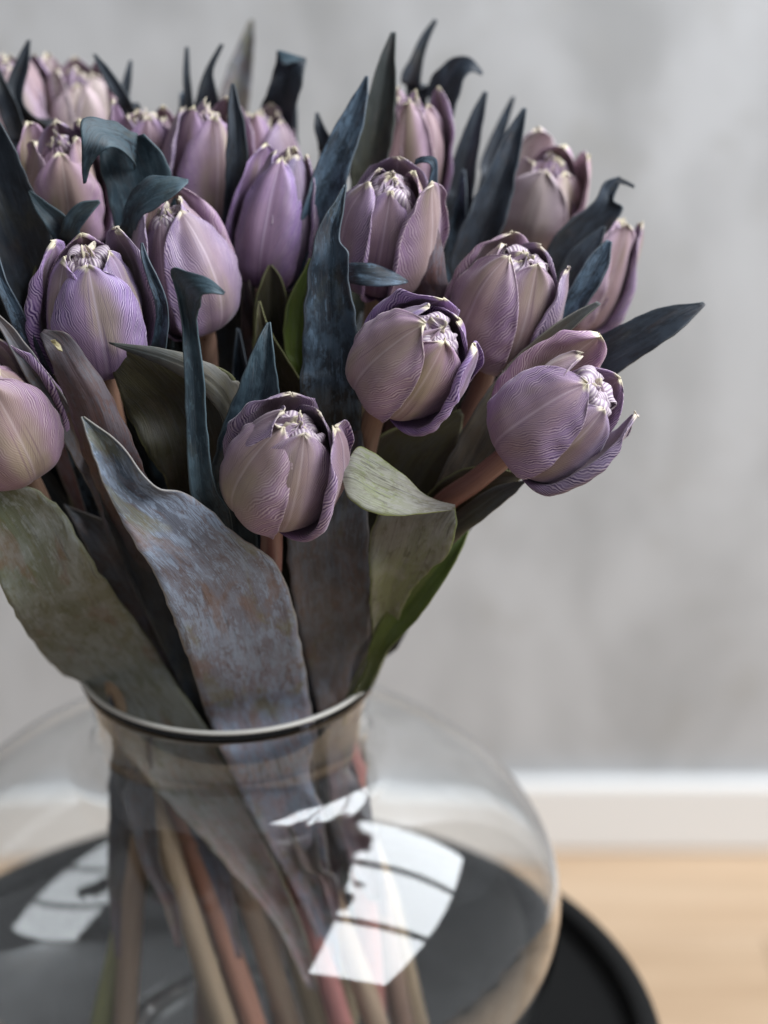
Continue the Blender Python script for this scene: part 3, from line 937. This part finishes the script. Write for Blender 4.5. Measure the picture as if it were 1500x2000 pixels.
# --- broad folded olive leaf
lf('F8', 'olive', [(206, 671, 210, 667, .972), (220, 722, 318, 684, .978, 0, -2, .4), (236, 775, 402, 708, .985, 0, -5, .4), (254, 820, 460, 745, .992, 0, -6, .42), (290, 890, 462, 850, 1.0), (335, 970, 450, 960, 1.02)],
   cup=6, neck=(430, 1.12), label='broad folded leaf, olive below and grey along its top edge')
lf('F8', 'taupe', [(212, 668, 214, 671, .966), (320, 681, 312, 712, .970, 0, 3), (395, 704, 392, 760, .974, 0, 4), (448, 738, 438, 830, .984, 0, 4), (470, 790, 440, 920, 1.0, 0, 4)], cup=2, neck=(450, 1.12))
# --- leaf wrapping behind the lowest tulip
lf('F1', 'teal', [(522, 630, 528, 629, .972), (503, 665, 534, 680, .972, -3, -2, .6), (478, 725, 542, 745, .976, -6, -2, .6), (448, 800, 548, 800, .984, -8, -2, .55), (424, 870, 540, 870, .994, -8, 0, .5), (416, 940, 520, 940, 1.005, -8, 0),
                  (425, 1010, 500, 1010, 1.02)], fold=.5, neck=(500, 1.10), label='pointed blue-grey leaf folded behind the lowest tulip')
lf('F1', 'olive', [(505, 588, 508, 588, 1.005), (500, 620, 525, 640, 1.005), (498, 680, 560, 700, 1.01), (500, 760, 600, 770, 1.02), (510, 860, 620, 860, 1.035)], neck=(540, 1.12))
# --- green loop
lf('F9', 'olive', [(525, 518, 531, 518, 1.03), (508, 555, 550, 545, 1.032), (497, 605, 562, 590, 1.036), (495, 680, 588, 680, 1.045), (500, 760, 600, 770, 1.05)], cup=8, neck=(540, 1.13),
   label='dark leaf with a bright green rim')
lf('F9', 'green', [(605, 505, 610, 505, 1.02), (585, 545, 612, 560, 1.025), (560, 595, 612, 620, 1.03), (556, 680, 606, 700, 1.035), (575, 760, 606, 770, 1.045)], neck=(600, 1.14), label='bright green leaf in the gap')
# --- far left leaves
lf('F14', 'dark', [(-60, 190, -50, 190, 1.01), (-60, 270, 5, 248, 1.01), (-60, 360, 45, 330, 1.015), (-40, 450, 85, 420, 1.02), (0, 540, 110, 510, 1.03), (50, 640, 130, 640, 1.045)], neck=(260, 1.13), cup=8)
lf('F14', 'olive', [(80, 480, 84, 480, 1.03), (60, 560, 90, 540, 1.03), (45, 640, 90, 640, 1.035), (60, 740, 120, 740, 1.05)], neck=(280, 1.13))
lf('F17', 'dark', [(54, 78, 59, 78, 1.10), (32, 118, 56, 130, 1.10), (14, 165, 44, 190, 1.10), (18, 200, 60, 222, 1.10), (45, 235, 96, 248, 1.105), (80, 290, 120, 290, 1.12)], neck=(290, 1.17), cup=5)
lf('F17', 'dark', [(-12, 130, -6, 128, 1.08), (-6, 180, 16, 170, 1.08), (0, 225, 38, 215, 1.085), (18, 270, 52, 262, 1.09), (40, 340, 80, 340, 1.10)], neck=(280, 1.16), cup=5)
lf('F6', 'blue', [(-20, 470, -10, 468, .975), (-8, 550, 12, 545, .975), (18, 620, 46, 610, .978), (45, 690, 82, 690, .985), (80, 770, 120, 770, 1.0), (120, 850, 160, 850, 1.02)], neck=(300, 1.12), cup=4,
   label='narrow blue-grey leaf rising to the left edge')
lf('F6', 'mauve', [(-20, 610, -12, 605, .962), (10, 660, 34, 650, .963), (50, 735, 80, 712, .968), (95, 810, 135, 790, .98), (145, 900, 185, 880, 1.0), (195, 1000, 235, 980, 1.03)], neck=(320, 1.11), cup=4)
lf('F16', 'dark', [(181, 106, 187, 106, 1.10), (196, 140, 214, 135, 1.10), (215, 175, 240, 172, 1.10), (238, 208, 262, 212, 1.105), (250, 260, 280, 260, 1.12)], neck=(330, 1.18), cup=3)
lf('F15', 'dark', [(252, 118, 258, 118, 1.13), (240, 155, 256, 160, 1.13), (228, 200, 252, 205, 1.13), (225, 260, 255, 260, 1.135)], neck=(350, 1.18), cup=3)
# --- big folded-over teal leaf
lf('F14', 'teal', [(162, 358, 168, 357, .995, 0, 0), (160, 325, 180, 318, .988, -1, 1), (160, 280, 205, 292, .982, -2, 2), (163, 232, 232, 290, .985, -3, 3), (215, 236, 262, 318, .995, -2, 4), (268, 262, 262, 330, 1.010, 0, 6)],
   cup=3, ruffle=1.0, label='folded-over tip of the big teal leaf')
lf('F14', 'teal', [(192, 286, 282, 262, 1.014, 2, -6), (196, 320, 322, 310, 1.016, -3, -6), (208, 370, 338, 362, 1.020, -5, -6), (222, 430, 345, 425, 1.026, -6, -6), (240, 520, 340, 520, 1.04)], neck=(320, 1.14),
   cup=8, label='big teal leaf bent over at the top')
lf('F8', 'teal', [(368, 350, 367, 358, .992, 0, 0), (330, 344, 345, 378, .990, 2, -2), (285, 348, 312, 402, .992, 2, -2), (255, 378, 275, 425, .998, 1, -2), (238, 430, 268, 460, 1.008), (235, 520, 275, 520, 1.03)],
   cup=4, fold=.3, neck=(380, 1.14), label='teal leaf with its tip folded flat to the right')
lf('F7', 'teal', [(55, 374, 59, 372, 1.005), (68, 408, 92, 396, 1.004), (90, 442, 132, 426, 1.005), (104, 474, 158, 462, 1.012), (110, 540, 170, 540, 1.03)], cup=5, neck=(300, 1.13), label='small teal leaf tip pointing left')
lf('F7', 'teal', [(193, 391, 196, 395, .998), (158, 396, 178, 418, .998), (134, 415, 158, 442, 1.0), (120, 450, 152, 470, 1.006), (118, 530, 150, 530, 1.03)], cup=4, neck=(310, 1.13), label='small teal leaf tip pointing right')
# --- top middle
lf('F10', 'dark', [(362, 92, 368, 92, 1.11), (358, 150, 372, 155, 1.11), (360, 215, 380, 225, 1.112), (358, 290, 385, 290, 1.12)], neck=(410, 1.17), cup=3)
lf('F10', 'dark', [(431, 85, 437, 87, 1.10), (402, 135, 416, 140, 1.10), (386, 180, 425, 185, 1.102), (380, 225, 432, 225, 1.108), (385, 300, 425, 300, 1.12)], neck=(420, 1.17), cup=4)
lf('F10b', 'mauve', [(488, 38, 496, 38, 1.20), (462, 95, 497, 95, 1.20), (440, 150, 492, 155, 1.20), (420, 220, 485, 220, 1.20), (405, 310, 480, 310, 1.20)], neck=(470, 1.20), cup=5,
   label='tall blurred grey leaf tip standing highest')
lf('F9', 'dark', [(451, 163, 457, 163, 1.045), (446, 205, 468, 205, 1.045), (444, 260, 480, 258, 1.046), (441, 330, 484, 330, 1.05), (436, 410, 480, 410, 1.055), (424, 500, 472, 500, 1.06), (420, 600, 470, 600, 1.07)],
   neck=(450, 1.14), cup=5, label='narrow upright grey leaf')
lf('F9', 'olive', [(428, 356, 436, 356, 1.065), (415, 410, 445, 410, 1.065), (408, 490, 455, 490, 1.07), (420, 600, 480, 600, 1.08)], neck=(470, 1.15))
lf('F10b', 'dark', [(543, 100, 598, 118, 1.10, 0, 4), (534, 140, 592, 155, 1.105, 0, -8, .45), (520, 185, 580, 200, 1.11, 0, -8, .45), (506, 230, 568, 270, 1.12, 0, -4), (515, 320, 560, 330, 1.13)], neck=(520, 1.18), cup=4, fold=.5,
   label='black leaf folded square at the top')
lf('F10b', 'teal', [(540, 101, 545, 99, 1.098, 0, 0), (548, 99, 552, 126, 1.097, 0, 0), (572, 106, 572, 122, 1.097, 0, 0), (598, 113, 596, 119, 1.098, 0, 0)], cup=0)
lf('F9', 'dark', [(616, 220, 622, 220, 1.09), (614, 250, 636, 252, 1.09), (622, 290, 648, 280, 1.095), (620, 360, 650, 360, 1.11)], neck=(560, 1.15), cup=3)
lf('F5', 'blue', [(714, 148, 719, 149, 1.030), (688, 190, 716, 205, 1.030, 0, -4), (655, 245, 702, 270, 1.030, 0, -5), (625, 305, 682, 330, 1.030, 0, -5), (600, 380, 668, 395, 1.034), (575, 470, 640, 480, 1.04), (545, 570, 605, 580, 1.05)],
   neck=(590, 1.14), cup=7, label='large blue-grey leaf slanting up to the right')
lf('F11', 'tall', [(765, 62, 773, 63, 1.060), (742, 115, 772, 118, 1.060), (722, 180, 773, 182, 1.062), (702, 250, 768, 255, 1.065), (684, 330, 755, 335, 1.07), (680, 420, 740, 420, 1.08)],
   neck=(620, 1.15), cup=7, label='tall dark leaf with an olive lower half')
lf('F11', 'dark', [(848, 37, 854, 40, 1.12), (822, 72, 838, 78, 1.12), (800, 118, 826, 122, 1.12), (782, 158, 822, 170, 1.122), (790, 230, 830, 230, 1.13)], neck=(640, 1.17), cup=5)
lf('F11', 'dark', [(943, 140, 941, 147, 1.105, 0, 0), (918, 112, 920, 140, 1.104, 0, -3), (885, 112, 905, 155, 1.106, 0, -6), (852, 140, 895, 195, 1.11, 0, -8), (832, 178, 880, 240, 1.115, 0, -8), (830, 260, 868, 300, 1.12)],
   neck=(650, 1.17), cup=4, fold=.4, label='black leaf arching over to the right at the top')
lf('F12', 'dark', [(945, 178, 952, 180, 1.095), (918, 228, 944, 235, 1.095), (893, 290, 932, 310, 1.097), (870, 360, 925, 380, 1.10), (860, 450, 910, 460, 1.105)], neck=(660, 1.16), cup=6)
lf('F12', 'dark', [(1000, 188, 1006, 190, 1.13), (968, 248, 988, 258, 1.13), (938, 320, 972, 330, 1.13), (925, 400, 965, 400, 1.13)], neck=(670, 1.17), cup=4)
lf('F4', 'dark', [(1022, 210, 1028, 212, 1.07), (984, 268, 1018, 285, 1.07), (948, 345, 1003, 365, 1.07), (908, 430, 985, 440, 1.072), (878, 510, 958, 500, 1.078), (870, 600, 925, 590, 1.09)],
   neck=(680, 1.15), cup=8, label='tall slate leaf pointing up in front of the pink tulip')
lf('F5', 'blue', [(810, 322, 812, 312, 1.012, 0, 0), (825, 318, 828, 305, 1.010, 0, 0), (842, 325, 853, 312, 1.010, 0, 0), (836, 365, 854, 365, 1.014), (830, 420, 850, 425, 1.02), (826, 500, 850, 500, 1.03)], cup=3, neck=(640, 1.13))
lf('F4', 'brown', [(842, 428, 850, 428, 1.010), (822, 470, 862, 475, 1.010), (806, 540, 872, 545, 1.014), (800, 620, 880, 620, 1.03)], cup=-8, neck=(660, 1.13), label='small brown leaf with a pale green edge')
# --- right side
lf('F13', 'dark', [(1210, 344, 1213, 352, 1.060, 0, 0), (1180, 358, 1198, 392, 1.060), (1160, 395, 1216, 408, 1.06), (1112, 432, 1188, 450, 1.062), (1070, 485, 1140, 505, 1.066), (1050, 560, 1110, 570, 1.075), (1020, 650, 1070, 660, 1.085)],
   neck=(672, 1.15), cup=6, label='twisted black leaf with a forked tip')
lf('F13', 'dark', [(1240, 362, 1238, 368, 1.06, 0, 0), (1222, 352, 1220, 361, 1.06, 0, 0), (1204, 346, 1200, 360, 1.06, 0, 0), (1186, 362, 1196, 378, 1.06, 0, 0)], cup=1)
lf('F4', 'dark', [(1176, 442, 1183, 442, 1.05), (1148, 462, 1174, 478, 1.05), (1108, 498, 1150, 520, 1.052), (1080, 560, 1120, 575, 1.058), (1050, 640, 1090, 650, 1.07)], neck=(672, 1.14), cup=4)
lf('F4', 'blue', [(1186, 468, 1195, 472, 1.020), (1152, 500, 1188, 520, 1.020), (1118, 555, 1160, 575, 1.020), (1084, 610, 1120, 630, 1.022), (1040, 680, 1076, 700, 1.03), (1000, 760, 1040, 770, 1.04)], neck=(674, 1.13), cup=7, fold=.5,
   label='dark channelled leaf right of the tan tulip')
lf('F3', 'taupe', [(1166, 588, 1174, 594, .990, 0, 0), (1118, 612, 1140, 622, .992), (1062, 650, 1092, 672, .996, -3, 0), (1000, 705, 1050, 735, 1.003, -4, 0), (945, 775, 1000, 830, 1.01, -6, 0), (900, 850, 960, 900, 1.018, -6, 0), (850, 950, 905, 1000, 1.03, -5, 0)],
   neck=(677, 1.12), cup=5, label='taupe leaf running up behind the open right tulip')
lf('F3', 'dark', [(1374, 590, 1378, 596, 1.00, 0, 0), (1285, 603, 1325, 648, 1.00, 3, -5, .55), (1205, 638, 1262, 690, 1.004, 3, -7, .55), (1140, 672, 1205, 730, 1.01, 3, -7, .55), (1080, 720, 1140, 780, 1.02), (1010, 800, 1060, 850, 1.035)],
   neck=(677, 1.13), cup=6, fold=.85, label='dark pointed leaf sticking out farthest to the right')
lf('F3', 'taupe', [(1022, 938, 1026, 942, 1.0, 0, 0), (960, 955, 1000, 968, 1.004, 4, -2), (900, 995, 950, 1010, 1.01, 6, -2), (850, 1040, 895, 1052, 1.02, 6, -2), (800, 1110, 840, 1120, 1.04)], neck=(678, 1.11), cup=3,
   label='pale-edged leaf under the orange stem')
lf('F3', 'olive', [(1018, 925, 1020, 935, 1.012, 0, 0), (930, 910, 975, 962, 1.015), (850, 950, 915, 1010, 1.022), (800, 1030, 860, 1070, 1.035)], neck=(677, 1.12), cup=3)
lf('F2', 'olive', [(900, 800, 905, 810, 1.03), (790, 830, 895, 870, 1.03), (720, 870, 860, 950, 1.035), (700, 950, 820, 1030, 1.045), (690, 1080, 780, 1120, 1.06)], neck=(672, 1.12), cup=4)
# --- curled green-edged leaf
lf('F3', 'curl', [(668, 934, 676, 905, .962, 0, 0), (682, 975, 702, 872, .962, -2, 2), (725, 1000, 745, 896, .966, -4, 3), (775, 1008, 790, 930, .972, -4, 4), (830, 1003, 838, 972, .978, -3, 4), (886, 996, 889, 986, .986, 0, 0)],
   cup=5, ruffle=.8, label='grey-green leaf tip curled over to the left')
lf('F3', 'curl', [(790, 985, 889, 990, .992, 6, -3), (740, 1000, 891, 1030, .996, 5, -4), (722, 1060, 874, 1085, 1.006, 3, -5), (722, 1120, 828, 1125, 1.02), (724, 1190, 790, 1180, 1.04), (726, 1260, 765, 1250, 1.06)],
   neck=(680, 1.10), cup=5, label='brown-green body of the curled leaf')
lf('F4', 'green', [(912, 1034, 916, 1036, 1.03), (860, 1078, 896, 1085, 1.03), (800, 1130, 858, 1150, 1.035), (752, 1195, 808, 1218, 1.045), (722, 1262, 760, 1268, 1.055), (712, 1310, 738, 1310, 1.07)],
   neck=(678, 1.10), cup=4, label='bright green leaf low on the right')

for (x, y_, w_, h_, dx, D, ow) in [(465, 640, 26, 240, -14, 1.03, 'F9'), (610, 330, 22, 200, 10, 1.07, 'F9'), (660, 600, 20, 160, 16, 1.03, 'F5'), (235, 480, 22, 200, -16, 1.05, 'F8'),
                                   (880, 700, 24, 200, 14, 1.05, 'F4'), (150, 590, 20, 200, -20, 1.04, 'F7'), (905, 330, 24, 260, 16, 1.09, 'F12'), (60, 560, 24, 240, -22, 1.03, 'F14'),
                                   (355, 180, 16, 200, -8, 1.13, 'F10'), (850, 560, 22, 200, 18, 1.04, 'F4'), (480, 520, 18, 200, -10, 1.045, 'F9'), (575, 170, 14, 160, 6, 1.14, 'F10b')]:
    lf(ow, 'blue' if (x + y_) % 20 else 'brown', [(x - 3, y_, x + 3, y_ + 2, D), (x - w_ * .5 - dx * .3, y_ + h_ * .25, x + w_ * .45 - dx * .3, y_ + h_ * .28, D, 0, -5),
                     (x - w_ * 1.0 - dx * .9, y_ + h_ * .6, x + w_ * .8 - dx * .9, y_ + h_ * .62, D + .006, -6, 0), (x - w_ * 1.1 - dx * 1.6, y_ + h_, x + w_ - dx * 1.6, y_ + h_, D + .02, -6, 0)],
       neck=(480 + (x - 480) * .4, 1.13), cup=6, ruffle=2.0)
# --- leaf bases seen through the glass
lf('F7', 'mauve', [(225, 1330, 255, 1330, 1.12), (222, 1440, 285, 1440, 1.12), (235, 1540, 315, 1540, 1.125), (275, 1620, 345, 1620, 1.13), (320, 1700, 388, 1700, 1.135), (372, 1785, 425, 1780, 1.14)])
lf('F10', 'mauve', [(300, 1330, 340, 1330, 1.14), (300, 1440, 380, 1440, 1.14), (330, 1560, 400, 1560, 1.145), (390, 1680, 450, 1680, 1.15), (440, 1770, 480, 1760, 1.155)])
lf('F4', 'taupe', [(670, 1300, 705, 1290, 1.14), (670, 1400, 705, 1400, 1.14), (680, 1500, 710, 1500, 1.145), (695, 1600, 722, 1600, 1.15), (705, 1680, 722, 1680, 1.155)])
lf('F9', 'mauve', [(420, 1300, 470, 1300, 1.12), (420, 1430, 480, 1430, 1.12), (455, 1560, 515, 1560, 1.13), (500, 1660, 545, 1660, 1.14), (520, 1760, 548, 1760, 1.145)])
lf('F4', 'mauve', [(560, 1300, 620, 1300, 1.13), (570, 1430, 640, 1430, 1.13), (585, 1560, 655, 1560, 1.135), (610, 1680, 665, 1680, 1.14), (640, 1800, 665, 1800, 1.15), (670, 1880, 680, 1880, 1.155)])
lf('F17', 'mauve', [(230, 1300, 280, 1300, 1.14), (225, 1430, 290, 1430, 1.14), (215, 1560, 275, 1560, 1.145), (212, 1680, 258, 1680, 1.15), (218, 1790, 238, 1790, 1.155), (226, 1870, 236, 1870, 1.16)])
lf('F14', 'grey', [(330, 1300, 380, 1300, 1.12), (340, 1430, 400, 1430, 1.12), (350, 1560, 420, 1560, 1.125), (395, 1680, 445, 1680, 1.13), (434, 1780, 458, 1780, 1.135), (462, 1870, 472, 1870, 1.14)])
for (x0, x1, xe, ye, D, mt, ow) in [(215, 300, 330, 1760, 1.10, 'mauve', 'F6'), (265, 360, 400, 1800, 1.13, 'sage', 'F14'), (520, 610, 640, 1720, 1.10, 'mauve', 'F2'), (390, 470, 505, 1800, 1.15, 'grey', 'F9'),
                                  (600, 690, 730, 1700, 1.12, 'mauve', 'F3'), (470, 560, 590, 1830, 1.17, 'mauve', 'F5')]:
    lf(ow, mt, [(x0, 1320, x1, 1320, D), (x0, 1440, x1, 1440, D), (x0 * .7 + xe * .3 - 5, 1570, x1 * .7 + xe * .3 - 5, 1570, D + .008), (x0 * .35 + xe * .65 - 12, 1690, x1 * .35 + xe * .65 - 6, 1690, D + .013),
                (xe - 16, ye, xe + 16, ye, D + .018), (xe + 14, ye + 90, xe + 26, ye + 90, D + .024)], cup=7)
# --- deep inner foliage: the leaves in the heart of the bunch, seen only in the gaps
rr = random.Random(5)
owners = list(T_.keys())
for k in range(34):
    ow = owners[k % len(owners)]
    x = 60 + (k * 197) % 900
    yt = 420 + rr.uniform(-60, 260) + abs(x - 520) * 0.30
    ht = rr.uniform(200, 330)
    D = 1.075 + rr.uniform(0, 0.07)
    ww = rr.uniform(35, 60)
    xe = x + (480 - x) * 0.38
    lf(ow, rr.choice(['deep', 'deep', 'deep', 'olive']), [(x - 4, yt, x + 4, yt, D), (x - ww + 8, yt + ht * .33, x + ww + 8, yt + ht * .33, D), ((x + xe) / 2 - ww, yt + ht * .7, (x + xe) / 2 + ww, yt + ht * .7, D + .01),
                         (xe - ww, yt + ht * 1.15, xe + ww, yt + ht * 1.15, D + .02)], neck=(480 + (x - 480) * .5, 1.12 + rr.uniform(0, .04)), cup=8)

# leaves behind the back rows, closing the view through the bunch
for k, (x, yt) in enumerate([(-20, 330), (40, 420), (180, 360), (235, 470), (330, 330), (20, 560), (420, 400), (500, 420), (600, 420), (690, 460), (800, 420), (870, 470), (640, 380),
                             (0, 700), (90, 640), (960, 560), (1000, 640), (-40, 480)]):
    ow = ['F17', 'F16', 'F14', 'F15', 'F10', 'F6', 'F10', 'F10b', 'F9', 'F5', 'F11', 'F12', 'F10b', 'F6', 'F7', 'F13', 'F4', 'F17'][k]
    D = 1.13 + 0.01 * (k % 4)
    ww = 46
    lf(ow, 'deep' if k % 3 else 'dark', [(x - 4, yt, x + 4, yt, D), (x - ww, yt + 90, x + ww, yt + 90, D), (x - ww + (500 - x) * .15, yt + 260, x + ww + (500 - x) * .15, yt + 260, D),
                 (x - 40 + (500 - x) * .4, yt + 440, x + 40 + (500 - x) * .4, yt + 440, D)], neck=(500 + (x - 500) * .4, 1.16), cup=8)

# torn yellowish scar near the tip of the brown leaf
def scar():
    root, O = T_['F7']
    rnd = random.Random(2)
    pts = [(99, 664), (107, 663), (116, 673), (121, 687), (113, 684), (106, 675), (109, 670), (114, 679), (102, 669)]
    vs = [P(x, y, 0.9458 - rnd.uniform(0, 0.0022)) for x, y in pts]
    fs = [(0, 1, 6), (1, 2, 6), (2, 7, 6), (2, 3, 7), (3, 4, 7), (4, 5, 7), (5, 6, 7), (0, 6, 8), (8, 6, 5)]
    o = mesh_obj('scar', vs, fs, simple('scar_tissue', (0.24, 0.20, 0.10), 0.5), root, origin=O, smooth=False)
    sd = o.modifiers.new('thickness', 'SOLIDIFY')
    sd.thickness = 0.0005


scar()

# unseen leaves added behind the bunch to block the window's reflection in the bowl
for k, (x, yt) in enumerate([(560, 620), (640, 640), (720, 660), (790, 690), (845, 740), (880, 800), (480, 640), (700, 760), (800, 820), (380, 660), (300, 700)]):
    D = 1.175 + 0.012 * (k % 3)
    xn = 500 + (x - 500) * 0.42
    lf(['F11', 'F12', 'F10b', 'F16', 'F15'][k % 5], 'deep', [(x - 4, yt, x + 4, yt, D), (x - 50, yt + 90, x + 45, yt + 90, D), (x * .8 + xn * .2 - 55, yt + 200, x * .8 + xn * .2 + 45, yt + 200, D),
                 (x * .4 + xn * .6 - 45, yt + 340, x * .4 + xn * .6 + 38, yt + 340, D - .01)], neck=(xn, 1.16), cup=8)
